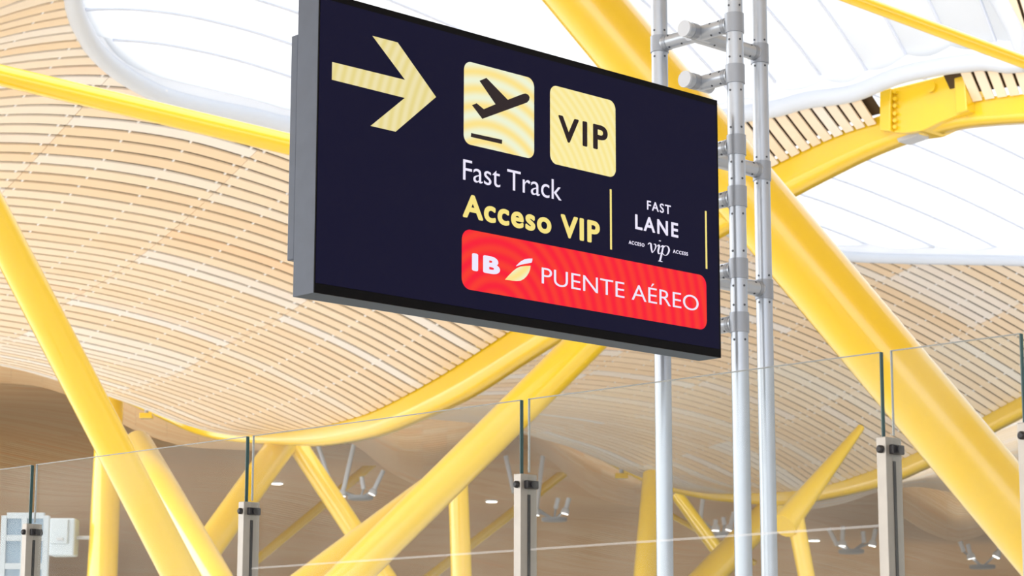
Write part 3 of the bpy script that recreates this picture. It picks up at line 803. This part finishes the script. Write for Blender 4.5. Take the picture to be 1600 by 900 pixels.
for yA, yC in ((-98, -82), (69, 85), (258, 268), (447, 453)):
    zc = collar(PC, yC - 15, yC + 15)
    za = zc
    b = MB(); b.tube([(PA[0], PA[1], za - .032), (PA[0], PA[1], za + .032)], RP + .004, 32); b.build('collar', M['collar'], truss)
    for dz in (-.052, .052):
        for P, k in ((PA, 'A'), (PC, 'C')):
            py_ = proj((P[0], P[1], zc + dz))[1]; screws_at(P, py_, poles[k])
    A0 = np.array([PA[0], PA[1], za]); J = np.append(plan(uA, kJ)[:2], zc); C0 = np.array([PC[0], PC[1], zc])
    u = tube_part('arm', A0 - EN * RP * .8, J, M['pole']); arm_screws(A0, J, u, (.35, .7))
    tube_part('arm_collar', A0 - EN * (RP + .02), A0 - EN * (RP + .002), M['collar'], RP * .97)
    u = tube_part('cross_tube', J - E1 * .03, C0 - E1 * RP * .8, M['pole']); arm_screws(J, C0, u, (.25, .8))
    tube_part('arm_collar', C0 - E1 * (RP + .02), C0 - E1 * (RP + .002), M['collar'], RP * .97)
# hook fixing the sign on the pole behind it
hz = zat(PA, 118)

# ------------------------------------------------------------------ glass barrier
GZ, PZ = 1.6 + .74641, 1.6 + .56295
G0 = at(824, 624, 5.5); G0[2] = 0
GN = np.array([math.cos(GA), math.sin(GA), 0])       # away from the viewer
def gp(g, n, z): return G0 + G * g + GN * n + Z3 * z
def g_at(px_, z): return solve(lambda g: px_ - proj(gp(g, 0, z))[0], -2.0, 6)
HB, HG = .012, .028      # half post along the glass, half post across
def glass_post(g, label):
    e = empty('glass_post', gp(g, 0, 0), label, 'post', 'posts of the glass barrier')
    b = MB(); b.box(gp(g, 0, PZ / 2), G * HB, GN * HG, Z3 * PZ / 2); b.build('body', M['post'], e, bevel=.0015)
    for sgn in (-1, 1):
        b = MB(); b.box(gp(g + sgn * (HB + .0002), 0, PZ / 2 - .02), G * .0012, GN * .0045, Z3 * (PZ / 2 - .03)); b.build('groove', M['black'], e)
    b = MB(); b.box(gp(g, 0, .01), G * .05, GN * .07, Z3 * .01); b.build('foot_plate', M['post'], e, bevel=.002)
    z = PZ - .026
    b = MB(); b.tube([gp(g, -HG - .009, z), gp(g, -HG - .006, z), gp(g, -HG, z), gp(g, HG, z), gp(g, HG + .006, z), gp(g, HG + .009, z)], [.005, .0085, .0085, .0085, .0085, .005], 16); b.build('through_bolt', M['black'], e)
    b = MB(); b.box(gp(g - HB - .005, .004, z), G * .006, GN * .020, Z3 * .010); b.tube([gp(g - HB - .010, .002, z), gp(g - HB - .016, .002, z)], .0085, 14); b.build('clamp', M['black'], e, bevel=.002)
    return e
px_post = [50.5, 389.5, 822, 1388.5]
gs = [g_at(x, PZ) for x in px_post]
step = (gs[0] - gs[3]) / 3
g_post = [gs[3] + step * (3 - i) for i in range(4)]
g5 = g_at(1609, PZ)
names = ['leftmost slim metal glass-barrier post at the lower left corner', 'slim metal glass-barrier post left of centre beside the crossing yellow tubes',
         'slim metal glass-barrier post below the middle of the sign', 'slim metal glass-barrier post right of the silver poles']
for g, n_ in zip(g_post, names): glass_post(g, n_)
glass_post(g5, 'metal glass-barrier post cut by the right edge of the photo')
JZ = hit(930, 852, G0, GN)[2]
def pane(ga, gb, label, joint=False):  # joint: adds the painted reflected line
    """ga = far (left) end, gb = near (right) end"""
    e = empty('glass_screen', gp((ga + gb) / 2, 0, 0), label, 'glass screen', 'panes of the glass barrier')
    b = MB(); b.box(gp((ga + gb) / 2, 0, (GZ + .08) / 2), G * (ga - gb) / 2, GN * .005, Z3 * (GZ - .08) / 2); b.build('pane', M['pane'], e)
    b = MB(); b.box(gp(gb - .0005, 0, (GZ + PZ) / 2), G * .0012, GN * .0052, Z3 * (GZ - PZ) / 2); b.build('cut_edge', M['edge_dark'], e)
    b = MB(); b.box(gp(ga + .0005, 0, (GZ + PZ) / 2 + .002), G * .0010, GN * .0030, Z3 * ((GZ - PZ) / 2 - .002)); b.build('far_edge', M['edge_light'], e)
    b = MB(); b.box(gp((ga + gb) / 2, 0, GZ), G * (ga - gb) / 2, GN * .005, Z3 * .0006); b.build('top_edge', M['edge_light'], e)
    if joint:  # pale reflected line, added as a thin strip on the pane
        b = MB(); b.box(gp((ga + gb) / 2, -.0056, JZ), G * (ga - gb) / 2 * .98, GN * .0005, Z3 * .0028); b.build('reflected_line', M['joint'], e)
    return e
GAP = .0135
edges = [g_post[0] + step] + g_post + [g5]
plab = ['glass pane at the far left edge with the white frame behind it', 'glass pane between the two left posts in front of the thick slanting yellow tubes',
        'glass pane left of the centre post with the inverted yellow V behind it', 'widest glass pane in front of the silver poles below the sign', 'narrow glass pane right of the right post over the thickest yellow strut']
for i in range(5):
    a, b_ = edges[i] - GAP, edges[i + 1] + GAP
    if i == 4: b_ = g_at(1595, GZ)
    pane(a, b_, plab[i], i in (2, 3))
# ------------------------------------------------------------------ fittings seen beyond the glass and reflected in it
def on_D(x, y):
    d = ray(x, y)
    for Y in np.arange(61, 150, .05):
        P = EYE + d * (Y / d[1]); q = P - BASE_D
        if P[2] > P_D(q @ ES, q @ ET)[2] - .06: return Y
    return 100
def spotlight_cluster(c, Y, rods, label):
    """c: pixel of the hub; rods: (top pixel, head pixel, with a lamp head)"""
    Y = on_D(*min((r[0] for r in rods), key=lambda q: q[1]))
    p0 = at(c[0], c[1], Y); e = empty('spotlight_cluster', p0, label, 'light fitting', 'hanging spotlight clusters')
    k = Y / FPX
    b = MB(); b.tube([p0 - Z3 * 3 * k, p0 - Z3 * 2 * k, p0 + Z3 * 3 * k], [17 * k, 20 * k, 20 * k], 24); b.build('hub', M['grey'], e)
    for t, h, lamp in rods:
        a, q = at(*t, Y), at(*h, Y)
        b = MB(); b.tube([a, q], 3.6 * k, 12); r = b.build('rod', M['steel_white'], e)
        b = MB(); b.tube([q, p0], 1.6 * k, 8); b.build('arm', M['grey'], e)
        if lamp:
            d = (q - a) / np.linalg.norm(q - a)
            b = MB(); b.tube([q - d * 3 * k, q, q + d * 6 * k, q + d * 7 * k], [3 * k, 6 * k, 7 * k, 6.2 * k], 18); b.build('lamp_head', M['white'], e)
            b = MB(); b.tube([q + d * 7.05 * k, q + d * 7.3 * k], 5.6 * k, 18); b.build('lens', M['lamp'], e)
spotlight_cluster((563, 778), 62, [((495, 690), (520, 766), False), ((553, 694), (536, 768), True), ((565, 745), (568, 764), False), ((599, 735), (584, 766), True)], 'cluster of white spotlights hanging inside the inverted yellow V')
spotlight_cluster((866, 812), 66, [((790, 712), (803, 770), False), ((848, 712), (838, 798), True), ((872, 778), (868, 795), False), ((889, 778), (884, 796), True)], 'cluster of white spotlights just right of the centre glass post')
spotlight_cluster((1128, 836), 66, [((1099, 772), (1094, 812), False), ((1118, 812), (1118, 822), True), ((1130, 808), (1132, 820), False), ((1147, 800), (1141, 822), True)], 'cluster of white spotlights left of the paired silver poles')
spotlight_cluster((1330, 862), 66, [((1295, 826), (1308, 852), False), ((1317, 822), (1316, 846), True), ((1348, 830), (1350, 848), False), ((1368, 826), (1364, 846), True)], 'cluster of white spotlights left of the right glass post')
spotlight_cluster((1535, 886), 70, [((1500, 846), (1506, 862), False), ((1512, 850), (1516, 866), True), ((1565, 850), (1559, 864), True)], 'cluster of white spotlights at lower right beside the thickest strut')
def lamp_reflection(c, Y, label):  # solid glowing disc added for a lamp reflected in the glass
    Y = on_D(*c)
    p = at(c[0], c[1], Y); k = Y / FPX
    e = empty('lamp_reflection', p, label, 'light fitting', 'round lamp reflections')
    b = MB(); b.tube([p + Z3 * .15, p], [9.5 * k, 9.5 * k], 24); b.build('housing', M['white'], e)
    b = MB(); b.tube([p, p - Z3 * .6 * k], 8.6 * k, 24); b.build('reflected_glow', M['lamp'], e)
lamp_reflection((433, 756), 50, 'round glow of a lamp reflected in the glass, between the legs of the inverted yellow V')
lamp_reflection((768, 784), 56, 'round glow of a lamp reflected in the glass, left of the centre glass post')
lamp_reflection((1024, 820), 54, 'round glow of a lamp reflected in the glass, peeking out beside the lone silver pole')
lamp_reflection((1272, 845), 54, 'round glow of a lamp reflected in the glass, right of the upright yellow reflection')
for (x, y, Y, lab) in ((229, 640, 47, 'small yellow box on a grey stem hanging under the wooden wave at left'), (971, 734, 61.5, 'small yellow box on a grey stem hanging above the lone silver pole')):
    p = at(x, y, Y); k = Y / FPX
    e = empty('hanging_sensor', p, lab, 'sensor')
    b = MB(); b.tube([p + Z3 * 16 * k, p - Z3 * 6 * k], 3.2 * k, 12); b.build('stem', M['grey'], e)
    b = MB(); b.box(p - Z3 * 10 * k, (10 * k, 0, 0), (0, 8 * k, 0), Z3 * 4.2 * k); b.build('box', M['yellow'], e, bevel=.01)

# white steel frame with blue panes at the lower left, beyond the glass
YF = 26
def fz(x, y): return at(x, y, YF)
root = empty('display_frame', (fz(40, 820)[0], YF, 0), 'white steel frame with blue panes at the lower left corner behind the glass', 'frame')
zt = fz(40, 806)[2]; xl, xr = fz(6, 850)[0], fz(72, 850)[0]; k = YF / FPX
for x0, nm in ((xl, 'upright'), (fz(38, 850)[0], 'upright'), (xr, 'upright')):
    b = MB(); b.box((x0, YF, zt / 2), (4.2 * k, 0, 0), (0, .05, 0), (0, 0, zt / 2)); b.build(nm, M['frame_white'], root, bevel=.004)
for i, py_ in enumerate((806, 841, 885, 930, 975)):
    z = fz(40, py_)[2]; b = MB(); b.box(((xl + xr) / 2, YF, z), ((xr - xl) / 2 - 4.3 * k, 0, 0), (0, .045, 0), (0, 0, 4.6 * k)); b.build('crossbar', M['frame_white'], root)
for a, c_ in ((806, 841), (841, 885), (885, 930)):
    for xa, xb in ((xl, fz(38, 850)[0]), (fz(38, 850)[0], xr)):
        z0, z1 = fz(40, c_)[2], fz(40, a)[2]
        b = MB(); b.box(((xa + xb) / 2, YF, (z0 + z1) / 2), ((xb - xa) / 2 - 4 * k, 0, 0), (0, .01, 0), (0, 0, (z1 - z0) / 2 - 4 * k)); b.build('blue_pane', M['blue_glass'], root)
YW = 47.2
p = at(100, 840, YW); k = YW / FPX
root = empty('wall_unit', p, 'pale grey box unit left of the upright yellow column at lower left', 'box')
b = MB(); b.box(p, (20 * k, 0, 0), (0, .25, 0), (0, 0, 29 * k)); b.build('casing', M['frame_white'], root, bevel=.04)
b = MB(); b.box(p + np.array([-4 * k, -.26, 8 * k]), (14 * k, 0, 0), (0, .03, 0), (0, 0, 19 * k)); b.build('front_panel', M['frame_white'], root, bevel=.02)
b = MB(); b.box(p + np.array([-2 * k, -.30, -4 * k]), (5 * k, 0, 0), (0, .02, 0), (0, 0, 2 * k)); b.build('slot', M['grey'], root)
b = MB(); b.tube([p + np.array([20 * k, 0, 0]), p + np.array([44 * k, 0, 0])], 3 * k, 12); b.build('arm', M['grey'], root)
